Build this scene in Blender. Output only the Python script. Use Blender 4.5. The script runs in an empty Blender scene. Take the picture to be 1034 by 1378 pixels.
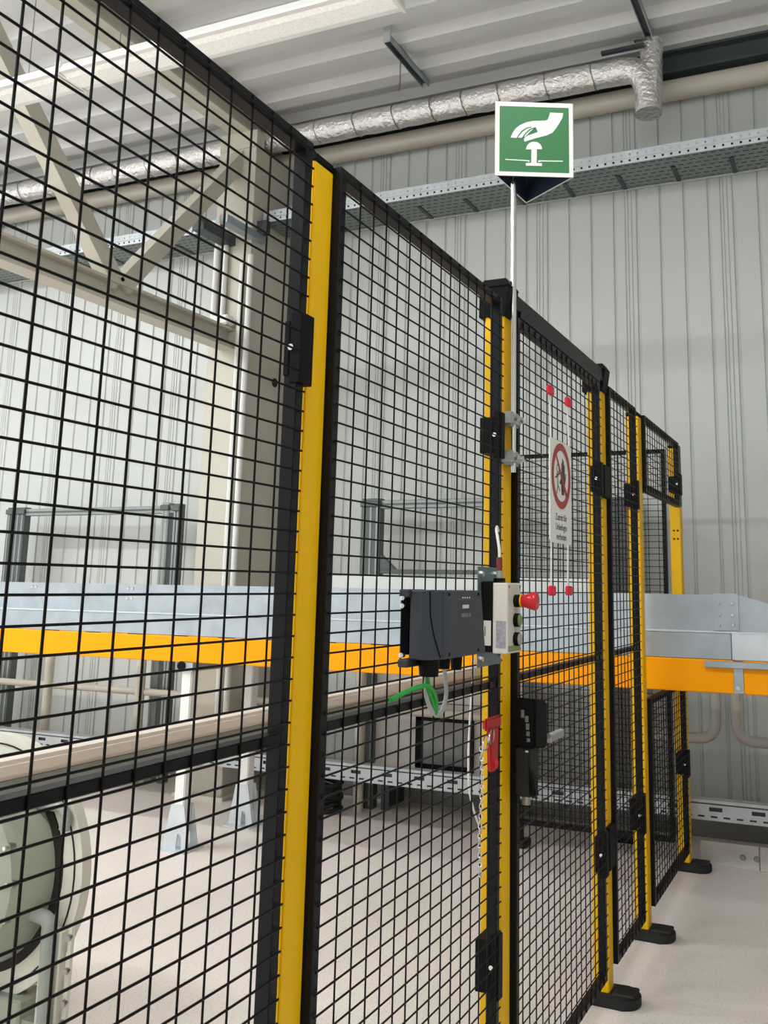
import bpy, bmesh, math, random
from mathutils import Vector, Matrix
random.seed(7)
S = bpy.context.scene
COL = S.collection

# ------------------------------------------------------------------ camera
FPX, PITCH, ROLL, YAW = 1267.793, 0.17830, 0.01592, 0.41123
CX, CY, IW, IH = 598.342, 558.528, 1034.0, 1378.0
CAM = Vector((0.0, -0.75783, 1.25979))
Fv = Vector((math.cos(PITCH)*math.cos(YAW), math.cos(PITCH)*math.sin(YAW), math.sin(PITCH)))
R0 = Vector((math.sin(YAW), -math.cos(YAW), 0)); U0 = R0.cross(Fv)
Rv = math.cos(ROLL)*R0 + math.sin(ROLL)*U0
Uv = -math.sin(ROLL)*R0 + math.cos(ROLL)*U0
cd = bpy.data.cameras.new('camera'); cam = bpy.data.objects.new('camera', cd); COL.objects.link(cam)
cam.matrix_world = Matrix(((Rv.x, Uv.x, -Fv.x, CAM.x), (Rv.y, Uv.y, -Fv.y, CAM.y), (Rv.z, Uv.z, -Fv.z, CAM.z), (0, 0, 0, 1)))
cd.sensor_fit = 'AUTO'; cd.sensor_width = 36.0; cd.lens = FPX*36.0/IH
cd.shift_x = (IW/2-CX)/IH; cd.shift_y = (CY-IH/2)/IH
cd.clip_start = 0.02; cd.clip_end = 100
S.camera = cam

# ------------------------------------------------------------------ world, exposure
w = bpy.data.worlds.new('world'); S.world = w; w.use_nodes = True
bg = w.node_tree.nodes['Background']; bg.inputs[0].default_value = (0.95, 0.97, 1.0, 1); bg.inputs[1].default_value = 0.95
S.view_settings.view_transform = 'Standard'; S.view_settings.look = 'None'
S.view_settings.gamma = 1.0; S.view_settings.exposure = 0.52; S.view_settings.use_curve_mapping = False
LAMP = 98.0          # radiance of the diffusers of the added off-view luminaires

# ------------------------------------------------------------------ materials
def lin(c):
    c = c/255.0
    return c/12.92 if c <= 0.04045 else ((c+0.055)/1.055)**2.4
def rgb(r, g, b): return (lin(r), lin(g), lin(b), 1)
MATS = {}
def mat(name, col, rough=0.5, metal=0.0, var=0.08, vscale=6.0, bump=0.0, bscale=60.0, emit=0.0, spec=0.5, alpha=None):
    m = bpy.data.materials.new(name); m.use_nodes = True
    nt = m.node_tree; b = nt.nodes['Principled BSDF']
    c = rgb(*col)
    b.inputs['Roughness'].default_value = rough; b.inputs['Metallic'].default_value = metal
    b.inputs['Specular IOR Level'].default_value = spec
    tc = nt.nodes.new('ShaderNodeTexCoord')
    n = nt.nodes.new('ShaderNodeTexNoise'); n.inputs['Scale'].default_value = vscale; n.inputs['Detail'].default_value = 5
    nt.links.new(tc.outputs['Object'], n.inputs['Vector'])
    r = nt.nodes.new('ShaderNodeValToRGB')
    r.color_ramp.elements[0].position = 0.3; r.color_ramp.elements[1].position = 0.7
    r.color_ramp.elements[0].color = tuple(x*(1-var) for x in c[:3])+(1,)
    r.color_ramp.elements[1].color = tuple(min(1, x*(1+var)) for x in c[:3])+(1,)
    nt.links.new(n.outputs['Fac'], r.inputs['Fac']); nt.links.new(r.outputs['Color'], b.inputs['Base Color'])
    if bump > 0:
        n2 = nt.nodes.new('ShaderNodeTexNoise'); n2.inputs['Scale'].default_value = bscale; n2.inputs['Detail'].default_value = 6
        nt.links.new(tc.outputs['Object'], n2.inputs['Vector'])
        bp = nt.nodes.new('ShaderNodeBump'); bp.inputs['Strength'].default_value = bump; bp.inputs['Distance'].default_value = 0.02
        nt.links.new(n2.outputs['Fac'], bp.inputs['Height']); nt.links.new(bp.outputs['Normal'], b.inputs['Normal'])
    if emit > 0:
        b.inputs['Emission Color'].default_value = (0.97, 1.0, 0.99, 1); b.inputs['Emission Strength'].default_value = emit
    if alpha is not None: b.inputs['Alpha'].default_value = alpha
    MATS[name] = m
    return m
mat('yellow', (232, 180, 0), 0.45, var=0.03, vscale=3, spec=0.25)
mat('black', (10, 10, 11), 0.55, var=0.1, vscale=20, spec=0.12)
mat('black_steel', (13, 14, 17), 0.42, var=0.08, vscale=9, bump=0.05, bscale=300, spec=0.2)
mat('wire', (8, 8, 9), 0.45, var=0.05, spec=0.15)
mat('foot_black', (15, 15, 15), 0.7, bump=0.1, bscale=90)
mat('orange', (255, 163, 0), 0.45, var=0.02, vscale=2, spec=0.15)
mat('galv', (172, 182, 187), 0.40, metal=0.7, var=0.10, vscale=9, bump=0.03, bscale=120)
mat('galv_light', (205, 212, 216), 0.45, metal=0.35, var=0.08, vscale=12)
mat('galv_tray_shade', (132, 140, 138), 0.5, metal=0.5, var=0.08, vscale=9)  # tray underside: galvanised tone darkened for the dark hall it reflects
mat('galv_dark', (70, 76, 78), 0.5, metal=0.4, var=0.1, vscale=12)
mat('white_paint', (226, 226, 222), 0.4, var=0.03)
mat('wall', (192, 195, 191), 0.36, var=0.025, vscale=1.6)
mat('wall_base', (112, 113, 108), 0.5, var=0.04)
mat('tube_grey', (186, 183, 175), 0.5, var=0.03)
mat('beige_steel', (196, 191, 177), 0.5, var=0.03, vscale=4)
mat('beige_rail', (216, 203, 192), 0.5, var=0.03)
mat('ceiling', (214, 216, 214), 0.45, var=0.05, vscale=2.0)
mat('eaves', (62, 70, 70), 0.6)
mat('foil', (240, 238, 234), 0.24, metal=0.8, var=0.06, vscale=25, bump=0.8, bscale=42)
mat('chrome', (220, 220, 218), 0.22, metal=1.0, var=0.03)
mat('steel', (150, 150, 148), 0.35, metal=0.9, var=0.06)
mat('green_sign', (24, 110, 52), 0.45, var=0.03)
mat('sign_white', (232, 232, 226), 0.5, var=0.02)
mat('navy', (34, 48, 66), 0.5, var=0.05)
mat('sign_red', (168, 44, 40), 0.5)
mat('sign_dark', (66, 58, 52), 0.6)
mat('red_plastic', (206, 26, 38), 0.32, var=0.03)
mat('red_handle', (170, 14, 22), 0.35)
mat('red_clip', (205, 24, 50), 0.5)
mat('ctrl_grey', (206, 202, 192), 0.45, var=0.03)
mat('label_paper', (214, 208, 200), 0.6, var=0.03)
mat('label_print', (150, 148, 156), 0.6, var=0.3, vscale=160)
mat('label_dark', (105, 96, 90), 0.6)
mat('green_lens', (110, 135, 70), 0.3)
mat('white_lens', (150, 146, 132), 0.3)
mat('teal_plate', (98, 118, 124), 0.4, metal=0.4)
mat('drive', (46, 50, 58), 0.5, var=0.05, vscale=30)
mat('drive_face', (40, 42, 45), 0.55, var=0.05, vscale=30)
mat('print_white', (205, 210, 210), 0.6)
mat('print_grey', (104, 106, 104), 0.6)
mat('cable_green', (28, 146, 52), 0.4)
mat('cable_grey', (158, 160, 160), 0.45)
mat('cable_white', (222, 220, 212), 0.45)
mat('clear_plastic', (150, 150, 143), 0.25, var=0.1, vscale=60)
mat('alu', (150, 156, 154), 0.4, metal=0.5, var=0.06)
mat('alu_dark', (92, 98, 96), 0.45, metal=0.4, var=0.06)
mat('machine', (150, 156, 140), 0.5, var=0.08, vscale=6)
mat('machine_light', (206, 205, 192), 0.5, var=0.06, vscale=9)
mat('machine_pipe', (140, 146, 138), 0.4, var=0.05)
mat('glass_green', (160, 172, 160), 0.2, var=0.06)
mat('dark_hole', (22, 20, 17), 0.8)
mat('cabinet', (196, 193, 187), 0.5, var=0.03)
mat('cabinet_dark', (84, 86, 86), 0.5, var=0.05)
mat('pane', (128, 130, 130), 0.15, var=0.25, vscale=9)
mat('rubber', (16, 16, 16), 0.7)
mat('cable_red', (120, 34, 34), 0.5)
mat('lamp_housing', (244, 244, 241), 0.4, var=0.02)
mat('diffuser', (240, 238, 232), 0.5, var=0.05, vscale=90, emit=LAMP)
mat('diffuser_bounce_glow', (232, 229, 222), 0.45, var=0.10, vscale=90, emit=0.16)  # unlit lamp; faint emission stands in for light bounced off the floor
mat('kerb', (196, 192, 186), 0.5, var=0.06, vscale=10)
# floor: speckled light coating with soft worn patches
m = mat('floor', (224, 214, 208), 0.42, var=0.05, vscale=1.3)
nt = m.node_tree; b = nt.nodes['Principled BSDF']; base = b.inputs['Base Color'].links[0].from_socket
tc = [n for n in nt.nodes if n.type == 'TEX_COORD'][0]
sp = nt.nodes.new('ShaderNodeTexNoise'); sp.inputs['Scale'].default_value = 120; sp.inputs['Detail'].default_value = 3
nt.links.new(tc.outputs['Object'], sp.inputs['Vector'])
rp = nt.nodes.new('ShaderNodeValToRGB'); rp.color_ramp.elements[0].position = 0.30; rp.color_ramp.elements[1].position = 0.46
rp.color_ramp.elements[0].color = (0.70, 0.69, 0.68, 1); rp.color_ramp.elements[1].color = (1, 1, 1, 1)
nt.links.new(sp.outputs['Fac'], rp.inputs['Fac'])
mx = nt.nodes.new('ShaderNodeMix'); mx.data_type = 'RGBA'; mx.blend_type = 'MULTIPLY'; mx.inputs['Factor'].default_value = 0.7
nt.links.new(base, mx.inputs['A']); nt.links.new(rp.outputs['Color'], mx.inputs['B']); nt.links.new(mx.outputs['Result'], b.inputs['Base Color'])
# diffuser: prismatic cells
m = MATS['diffuser_bounce_glow']; nt = m.node_tree; b = nt.nodes['Principled BSDF']
vo = nt.nodes.new('ShaderNodeTexVoronoi'); vo.inputs['Scale'].default_value = 75
tc = [n for n in nt.nodes if n.type == 'TEX_COORD'][0]; nt.links.new(tc.outputs['Object'], vo.inputs['Vector'])
bp = nt.nodes.new('ShaderNodeBump'); bp.inputs['Strength'].default_value = 0.5
nt.links.new(vo.outputs['Distance'], bp.inputs['Height']); nt.links.new(bp.outputs['Normal'], b.inputs['Normal'])

# ------------------------------------------------------------------ helpers
ROOTLOC = {}
def rootloc(o):
    while o.parent: o = o.parent
    return ROOTLOC.get(o.name, Vector((0, 0, 0)))
class MB:
    def __init__(s): s.bm = bmesh.new()
    def box(s, x0, x1, y0, y1, z0, z1):
        v = [s.bm.verts.new(p) for p in ((x0,y0,z0),(x1,y0,z0),(x1,y1,z0),(x0,y1,z0),(x0,y0,z1),(x1,y0,z1),(x1,y1,z1),(x0,y1,z1))]
        for f in ((3,2,1,0),(4,5,6,7),(0,1,5,4),(1,2,6,5),(2,3,7,6),(3,0,4,7)): s.bm.faces.new([v[i] for i in f])
        return s
    def hexa(s, pts):
        v = [s.bm.verts.new(p) for p in pts]
        for f in ((3,2,1,0),(4,5,6,7),(0,1,5,4),(1,2,6,5),(2,3,7,6),(3,0,4,7)): s.bm.faces.new([v[i] for i in f])
        return s
    def prism(s, poly, O, A, B, N, t):
        """2-D polygon (a,b) placed at O + a*A + b*B, extruded by t along N"""
        O, A, B, N = Vector(O), Vector(A), Vector(B), Vector(N)
        lo = [s.bm.verts.new(O+a*A+b_*B) for a, b_ in poly]; hi = [s.bm.verts.new(O+a*A+b_*B+N*t) for a, b_ in poly]
        n = len(poly); s.bm.faces.new(lo[::-1]); s.bm.faces.new(hi)
        for i in range(n): s.bm.faces.new((lo[i], lo[(i+1) % n], hi[(i+1) % n], hi[i]))
        return s
    def bar(s, p0, p1, w, h, up=(0, 0, 1)):
        p0, p1 = Vector(p0), Vector(p1); d = (p1-p0).normalized(); sd = d.cross(Vector(up))
        if sd.length < 1e-4: sd = d.cross(Vector((1, 0, 0)))
        sd.normalize(); u = sd.cross(d).normalized()
        a, c = sd*w/2, u*h/2
        return s.hexa([p0-a-c, p0+a-c, p1+a-c, p1-a-c, p0-a+c, p0+a+c, p1+a+c, p1-a+c])
    def ring(s, c, a, b_, r, n): return [s.bm.verts.new(c+r*(math.cos(t)*a+math.sin(t)*b_)) for t in [2*math.pi*i/n for i in range(n)]]
    def cyl(s, p0, p1, r, n=16, r2=None, caps=True):
        p0, p1 = Vector(p0), Vector(p1); d = (p1-p0).normalized()
        a = d.cross(Vector((0, 0, 1)));
        if a.length < 1e-3: a = d.cross(Vector((1, 0, 0)))
        a.normalize(); b_ = d.cross(a)
        A = s.ring(p0, a, b_, r, n); B = s.ring(p1, a, b_, r if r2 is None else r2, n)
        for i in range(n): s.bm.faces.new((A[i], A[(i+1) % n], B[(i+1) % n], B[i]))
        if caps: s.bm.faces.new(A[::-1]); s.bm.faces.new(B)
        return s
    def lathe(s, prof, O, ax, n=24):
        """profile [(r, t)] around axis ax from O"""
        O, ax = Vector(O), Vector(ax).normalized(); a = ax.cross(Vector((0, 0, 1)))
        if a.length < 1e-3: a = ax.cross(Vector((1, 0, 0)))
        a.normalize(); b_ = ax.cross(a); prev = None
        for r, t in prof:
            cur = s.ring(O+ax*t, a, b_, max(r, 1e-4), n)
            if prev:
                for i in range(n): s.bm.faces.new((prev[i], prev[(i+1) % n], cur[(i+1) % n], cur[i]))
            else: s.bm.faces.new(cur[::-1])
            prev = cur
        s.bm.faces.new(prev); return s
    def tube(s, path, r, n=10, closed=False, wob=0.0):
        P = [Vector(p) for p in path]; m_ = len(P); rings = []; a = None
        for i, p in enumerate(P):
            if closed: d = (P[(i+1) % m_]-P[i-1]).normalized()
            else: d = (P[min(i+1, m_-1)]-P[max(i-1, 0)]).normalized()
            if a is None:
                a = d.cross(Vector((0, 0, 1)))
                if a.length < 1e-3: a = d.cross(Vector((1, 0, 0)))
            a = (a-d*a.dot(d)).normalized(); b_ = d.cross(a)
            rr = r*(1+random.uniform(-wob, wob))
            rings.append([s.bm.verts.new(p+rr*(1+random.uniform(-wob, wob)*.6)*(math.cos(t)*a+math.sin(t)*b_)) for t in [2*math.pi*k/n for k in range(n)]])
        for i in range(m_ if closed else m_-1):
            A, B = rings[i], rings[(i+1) % m_]
            for k in range(n): s.bm.faces.new((A[k], A[(k+1) % n], B[(k+1) % n], B[k]))
        if not closed: s.bm.faces.new(rings[0][::-1]); s.bm.faces.new(rings[-1])
        return s
    def build(s, name, m, parent=None, loc=None, bevel=0.0, smooth=False, seg=1):
        if bevel > 0: bmesh.ops.bevel(s.bm, geom=list(s.bm.edges), offset=bevel, segments=seg, affect='EDGES', clamp_overlap=True)
        bmesh.ops.recalc_face_normals(s.bm, faces=list(s.bm.faces))
        off = rootloc(parent) if parent else Vector(loc or (0, 0, 0))
        if off.length > 0: bmesh.ops.translate(s.bm, verts=list(s.bm.verts), vec=-off)
        me = bpy.data.meshes.new(name); s.bm.to_mesh(me); s.bm.free()
        if smooth:
            me.polygons.foreach_set('use_smooth', [True]*len(me.polygons)); me.set_sharp_from_angle(angle=0.7)
        me.materials.append(MATS[m])
        o = bpy.data.objects.new(name, me); COL.objects.link(o)
        if parent: o.parent = parent
        else: o.location = off; ROOTLOC[o.name] = Vector(off)
        return o
def thing(name, label, cat, loc=(0, 0, 0), group=None):
    o = bpy.data.objects.new(name, None); COL.objects.link(o); o.location = loc; o.empty_display_size = 0.05
    ROOTLOC[o.name] = Vector(loc); tag(o, label, cat, group); return o
def tag(o, label, cat, group=None):
    o['label'] = label; o['category'] = cat
    if group: o['group'] = group
    return o
def struct(o): o['kind'] = 'structure'; return o
def copy_tree(root, loc, label=None):
    def cp(o, par):
        c = o.copy(); COL.objects.link(c)
        if par: c.parent = par
        for ch in o.children: cp(ch, c)
        return c
    r = cp(root, None); r.location = loc; ROOTLOC[r.name] = Vector(loc)
    if label: r['label'] = label
    return r
def arc(c, r, a0, a1, n, A, B):
    c, A, B = Vector(c), Vector(A), Vector(B)
    return [c+r*(math.cos(t)*A+math.sin(t)*B) for t in [math.radians(a0+(a1-a0)*i/n) for i in range(n+1)]]
def spline(pts, n=6):
    P = [Vector(p) for p in pts]; out = []
    for i in range(len(P)-1):
        p0, p1, p2, p3 = P[max(i-1, 0)], P[i], P[i+1], P[min(i+2, len(P)-1)]
        for k in range(n):
            t = k/n
            out.append(0.5*((2*p1)+(-p0+p2)*t+(2*p0-5*p1+4*p2-p3)*t*t+(-p0+3*p1-3*p2+p3)*t**3))
    return out+[P[-1]]
X, Y, Z = Vector((1, 0, 0)), Vector((0, 1, 0)), Vector((0, 0, 1))

# ================================================================== SETTING
WX = 5.30                      # face of the back wall
YA, YB = -2.9, 8.65             # extent along the wall
CEIL = 4.40
o = MB().box(-9.0, WX+0.15, -3.4, 12.0, -0.1, 0.0).build('floor', 'floor'); struct(o)
o = MB().box(-9.0, WX+0.15, -3.55, -3.4, 0.0, 4.60).build('wall_right_blocker', 'wall'); struct(o)  # unseen wall added to keep ambient light out on the right
wall = MB().box(WX+0.012, WX+0.15, YA, YB, 0.0, 4.60).build('wall_back', 'wall'); struct(wall)
# cladding panels, each 0.55 m wide with four ribs and a stepped joint
def panel_mesh():
    mb = MB(); h0, h1, W = 0.10, 4.42, 0.55
    prof = [(0.0, 0.006), (0.006, 0.0)]
    for k in range(4):
        c = 0.069+0.1375*k
        prof += [(c-0.014, 0.0), (c-0.003, 0.0095), (c+0.002, 0.0095), (c+0.007, 0.0)]
    prof += [(0.508, 0.0), (0.513, 0.005), (0.516, 0.0), (0.530, 0.0), (0.535, 0.005), (0.538, 0.0), (0.5475, 0.0), (0.55, 0.006)]
    back = [(0.55, 0.0125), (0.0, 0.0125)]
    mb.prism([(y, x) for y, x in prof+back], (0, 0, h0), Y, X, Z, h1-h0)
    return mb
y0 = -0.155-0.55*5
p0 = panel_mesh().build('wall_panel', 'wall', wall); p0.location = (WX, y0, 0)
yy = y0+0.55
while yy < YB-0.3:
    c = p0.copy(); COL.objects.link(c); c.parent = wall; c.location = (WX, yy, 0); yy += 0.55
fl = MB().box(WX-0.012, WX+0.012, YA, YB, 0.0, 0.19).build('base_flashing', 'wall_base', wall)
# ceiling: trapezoidal deck, ribs running along the wall
prof = []; x = -4.5+0.011; zl, zh, PITCHC = CEIL, CEIL+0.055, 0.30
x = WX-0.012-0.30*47
while x < WX+0.1:
    prof += [(x, zh), (x+0.125, zh), (x+0.160, zl), (x+0.265, zl)]; x += PITCHC
prof = [(min(a, WX+0.15), b_) for a, b_ in prof]
top = [(WX+0.15, CEIL+0.16), (prof[0][0], CEIL+0.16)]
o = MB().prism(prof+[(WX+0.15, zh)]+top, (0, -3.4, 0), X, Z, Y, 15.4).build('ceiling', 'ceiling'); struct(o)

# kick plate on the floor outside the cell, in front of the wall
t = thing('kick_plate', 'low pale metal kick plate on the floor right of the last fence post', 'kick plate', (4.80, -0.9, 0))
MB().box(4.785, 4.80, -0.272, -0.01, 0, 0.105).build('plate', 'kerb', t, bevel=0.002)
MB().box(4.785, 4.80, -2.3, -0.276, 0, 0.105).build('plate', 'kerb', t, bevel=0.002)
MB().box(4.80, 4.86, -2.3, -0.01, 0, 0.02).build('rear_flange', 'kerb', t)
for yb in (-0.20, -0.262+0.0, -0.345): MB().cyl((4.785, yb, 0.05), (4.780, yb, 0.05), 0.014, 14, r2=0.011).build('bolt', 'steel', t, smooth=True)

# ================================================================== FENCE
H = 1.95
ZW = [1.0336+0.03*k for k in range(-33, 32)]
def post(label, xc, stile, depth=.05, right=0.0, back=.048, hinge=False, zz=((1.555, 1.665), (0.390, 0.520))):
    """post of 60 mm with its front at y = 0.014; stile = inner edge of the panel stile its brackets grip"""
    y0, y1 = .014, .014+depth; x = xc
    t = thing('fence_post', label, 'fence post', (xc, .04, 0), 'yellow posts of the safety fence')
    MB().box(x-.03, x+.03, y0, y1, 0.004, H-.012).build('column', 'yellow', t, bevel=0.003, seg=2, smooth=True)
    MB().box(x-.0305, x+.0305, y0-.0005, y1+.0005, H-.013, H+.003).build('cap', 'black', t, bevel=0.003)
    out = [(-.052, .078), (-.052, -.030)]+[(-math.cos(a)*.052, -.030-math.sin(a)*.048) for a in [math.pi*i/10 for i in range(1, 10)]]+[(.052, -.030), (.052, .078)]
    f = MB().prism(out, (x, 0, 0), X, Y, Z, 0.036).build('foot', 'foot_black', t, bevel=0.006, seg=2, smooth=True)
    MB().box(x-.040, x+.040, -.066, .006, .030, .0405).build('foot_rib', 'foot_black', f, bevel=.004)
    for z0, z1 in zz:
        br = MB()
        if hinge: br.box(x-.048, x+.026, .0005, .0138, z0, z1)
        br.box(stile-.003, right, -.0065, .0135, z0, z1); br.box(stile-.003, x-.0305, .0135, back, z0+.012, z1-.012)
        b = br.build('bracket', 'black', t, bevel=0.0015)
        MB().cyl((stile-.003, .010, (z0+z1)/2), (stile-.006, .010, (z0+z1)/2), .005, 12).build('screw', 'chrome', b, smooth=True)
    return t
post('large yellow fence post nearest the viewer, left of the control boxes', 1.258, 1.180, .042, right=1.214, back=.024)
post('yellow fence post behind the emergency stop box, carrying the green sign pole', 2.160, 2.062, right=2.086)
post('yellow fence post on the far side of the mesh door with the prohibition sign', 3.135, 3.015, right=3.045, back=.030, hinge=True)
post('yellow fence post just in front of the orange conveyor beam', 3.735, 3.580, right=3.61)
post('yellow fence post at the near left end of the nearest mesh panel', 0.358, .26, zz=())
p5 = post('farthest yellow fence post, beyond the conveyor next to the grey wall', 4.670, 4.545, right=4.60, zz=((1.70, 1.80), (.42, .535)))
for y in (.028, .046):
    for z in (1.595, 1.555): MB().cyl((4.6395, y, z-.06), (4.638, y, z-.06), .005, 10).build('slot_hole', 'dark_hole', p5)

def mesh_panel(name, label, cat, x0, x1, z0, z1, xs, mid=None, perp=None, tw=0.02, brail=None, group='black mesh panels of the safety fence'):
    """panel in the plane y = 0 (or in the plane x = perp, running along y)"""
    if perp is None: t = thing(name, label, cat, ((x0+x1)/2, 0.01, z0), group)
    else: t = thing(name, label, cat, (perp, (x0+x1)/2, z0), group)
    D0, D1 = 0.0, 0.024
    def bx(mb, a0, a1, d0, d1, c0, c1):
        if perp is None: mb.box(a0, a1, d0, d1, c0, c1)
        else: mb.box(perp+d0, perp+d1, a0, a1, c0, c1)
        return mb
    bt = brail or tw
    for n, a0, a1, c0, c1 in (('stile', x0, x0+tw, z0, z1), ('stile', x1-tw, x1, z0, z1), ('top_rail', x0+tw, x1-tw, z1-tw, z1), ('bottom_rail', x0+tw, x1-tw, z0, z0+bt)):
        bx(MB(), a0, a1, D0, D1, c0, c1).build(n, 'black_steel', t, bevel=0.0015)
    if mid: bx(MB(), x0+tw, x1-tw, D0, D1, mid, mid+0.015).build('mid_rail', 'black_steel', t, bevel=0.0015)
    mb = MB(); r = 0.0017
    for z in ZW:
        if z0+0.012 < z < z1-0.004:
            if perp is None: mb.cyl((x0+.004, -.0042, z), (x1-.004, -.0042, z), r, 6)
            else: mb.cyl((perp-.0042, x0+.004, z), (perp-.0042, x1-.004, z), r, 6)
    for x in xs:
        if x0+.012 < x < x1-.012:
            if perp is None: mb.cyl((x, -.0015, z0+.004), (x, -.0015, z1-.004), r, 6)
            else: mb.cyl((perp-.0015, x, z0+.004), (perp-.0015, x, z1-.004), r, 6)
    wm = mb.build('wire_mesh', 'wire', t, smooth=True); wm['kind'] = 'stuff'
    return t
PA = mesh_panel('mesh_panel', 'nearest black wire mesh panel, filling the left third of the view', 'fence panel', 0.40, 1.200, 0.098, H, [1.132-.05*k for k in range(15)], mid=1.036)
mesh_panel('mesh_panel', 'black wire mesh panel carrying the dark grey drive unit and green cable', 'fence panel', 1.289, 2.082, 0.098, H, [1.3555+.05*k for k in range(15)], mid=1.036)
DOOR = mesh_panel('mesh_door', 'black wire mesh door with the hanging prohibition sign and black lock', 'door', 2.196, 3.035, 0.098, 1.935, [2.235+.05*k for k in range(17)], mid=1.036)
mesh_panel('mesh_panel', 'narrow black wire mesh panel between the door and the conveyor', 'fence panel', 3.168, 3.600, 0.098, H, [3.225+.05*k for k in range(9)], mid=1.036)
pe = mesh_panel('mesh_panel', 'short black wire mesh panel above the conveyor opening', 'fence panel', 3.768, 4.565, 1.640, H, [3.81+.05*k for k in range(17)], brail=0.03)
MB().box(4.566, 4.639, .004, .020, 1.650, 1.935).build('side_plate', 'black_steel', pe)
MB().cyl((4.60, .004, 1.80), (4.60, .001, 1.80), .006, 12).build('screw', 'chrome', pe, smooth=True)
mesh_panel('mesh_panel', 'low black wire mesh panel below the conveyor, next to the farthest post', 'fence panel', 3.768, 4.565, 0.098, 0.84, [3.81+.05*k for k in range(17)], brail=0.03)
PF = mesh_panel('mesh_panel', 'black wire mesh panel standing crosswise behind the conveyor, along the wall', 'fence panel', 0.088, 0.865, 0.105, 1.940, [0.125+.05*k for k in range(16)], mid=1.036, perp=4.672)
MB().box(4.668, 4.708, 0.830, 0.870, 0.03, 0.12).build('support_leg', 'black_steel', PF)
MB().box(4.64, 4.74, 0.80, 0.91, 0.0, 0.035).build('foot', 'foot_black', PF, bevel=0.008)
# stop brackets, four dark holes on the far post's bright face are bolt heads
# door header
hd = thing('door_header', 'black header bar bridging the two posts above the mesh door', 'header', (2.65, 0.04, H))
MB().box(2.128, 3.17, 0.004, 0.052, H+.002, H+.046).build('header_bar', 'black_steel', hd, bevel=0.003)
MB().box(2.22, 3.04, 0.000, 0.010, H-.012, H+.006).build('lower_lip', 'black_steel', hd)
for x in (2.160, 3.135):
    mb = MB(); s = 0.040
    mb.hexa([(x-.034, .008, H-.03), (x+.034, .008, H-.03), (x+.034, .080, H-.03), (x-.034, .080, H-.03), (x-.040, -.004, H+.045), (x+.030, -.004, H+.045), (x+.030, .076, H+.045), (x-.040, .076, H+.045)])
    mb.hexa([(x-.042, -.006, H+.045), (x+.032, -.006, H+.045), (x+.032, .078, H+.045), (x-.042, .078, H+.045), (x-.038, .006, H+.066), (x+.020, .006, H+.066), (x+.020, .066, H+.066), (x-.038, .066, H+.066)])
    mb.build('end_bracket', 'black', hd, bevel=0.002)

# ================================================================== GREEN SIGN AND POLE
PX, PY = 2.150, -0.004
t = thing('sign_pole', 'thin silver pole clamped to the yellow post, carrying the green sign', 'pole', (PX, PY, 1.53))
MB().cyl((PX, PY, 1.53), (PX, PY, 2.495), 0.0075, 16).build('tube', 'chrome', t, smooth=True)
for z in (1.660, 1.565):
    c = MB().box(PX-.030, PX+.034, PY-.010, PY+.020, z-.018, z+.018).build('clamp', 'clear_plastic', t, bevel=0.006, seg=2, smooth=True)
    MB().cyl((PX+.020, PY-.010, z), (PX+.020, PY-.020, z), .0085, 6).build('clamp_bolt', 'chrome', c)
    MB().cyl((PX-.015, PY-.010, z), (PX-.015, PY-.016, z), .006, 6).build('clamp_bolt', 'steel', c)
syaw = math.radians(-64.575); SS = 0.2000
kk = 0.882
BLp = Vector((2.0980, 0.0282, 2.2819))
tv = Vector((math.cos(syaw), math.sin(syaw), 0)); nv = Vector((-math.sin(syaw), math.cos(syaw), 0))
hS = 0.2286*kk; sS = 0.22682*kk
t = thing('emergency_stop_sign', 'triangular green sign showing a white hand pressing a stop button', 'sign', tuple(BLp+tv*sS/2+nv*sS*.2887))
corners = [BLp, BLp+tv*sS, BLp+tv*sS/2+nv*sS*.866]
def pictogram(parent, O, A, N, size):
    """O lower left corner of the outer plate face, A along the width, N outward"""
    def place(poly, name, m, lift, th=0.0006):
        MB().prism([(a*size, b_*size) for a, b_ in poly], O+N*lift, A, Z, N, th).build(name, m, parent)
    def q(pts): return [((x-172)/680.0, (745+(x-165)*0.0365-y)/640.0) for x, y in pts]
    place([(.055, .055), (.945, .055), (.945, .945), (.055, .945)], 'green_field', 'green_sign', 0.0002)
    hand = [(650,205),(765,210),(758,250),(735,292),(700,345),(672,380),(622,405),(540,425),(470,446),(428,459),(421,440),(424,430),(440,408),(400,427),(382,422),(360,427),(305,422),(325,378),(350,343),(385,315),(440,290),(500,278),(605,276),(628,268),(640,240)]
    place(q(hand), 'hand_symbol', 'sign_white', 0.0010)
    place(q([(522,330),(532,350),(541,376),(500,390),(458,404),(480,372)]), 'finger_gap', 'green_sign', 0.0017, 0.0004)
    for pts in ([(488,329),(440,338),(400,365),(375,398),(356,428),(364,428),(384,402),(410,372),(445,347),(486,337)], [(515,334),(470,350),(432,385),(402,428),(411,428),(440,392),(475,360),(512,343)], [(520,345),(480,368),(440,408),(436,412),(446,412),(482,378),(516,356)]):
        place(q(pts), 'finger_line', 'green_sign', 0.0017, 0.0004)
    dome = [(510+70*math.cos(a), 526-66*math.sin(a)) for a in [math.pi*i/14 for i in range(15)]]
    place(q(dome), 'button_cap', 'sign_white', 0.0010)
    place(q([(487,527),(534,527),(532,645),(578,648),(578,672),(438,668),(438,646),(485,643)]), 'button_stem', 'sign_white', 0.0010)
    place(q([(260,608),(470,622),(470,634),(455,634),(455,629),(260,616)]), 'base_line', 'sign_white', 0.0010)
    place(q([(545,622),(760,627),(760,636),(562,632),(562,638),(545,636)]), 'base_line', 'sign_white', 0.0010)
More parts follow.
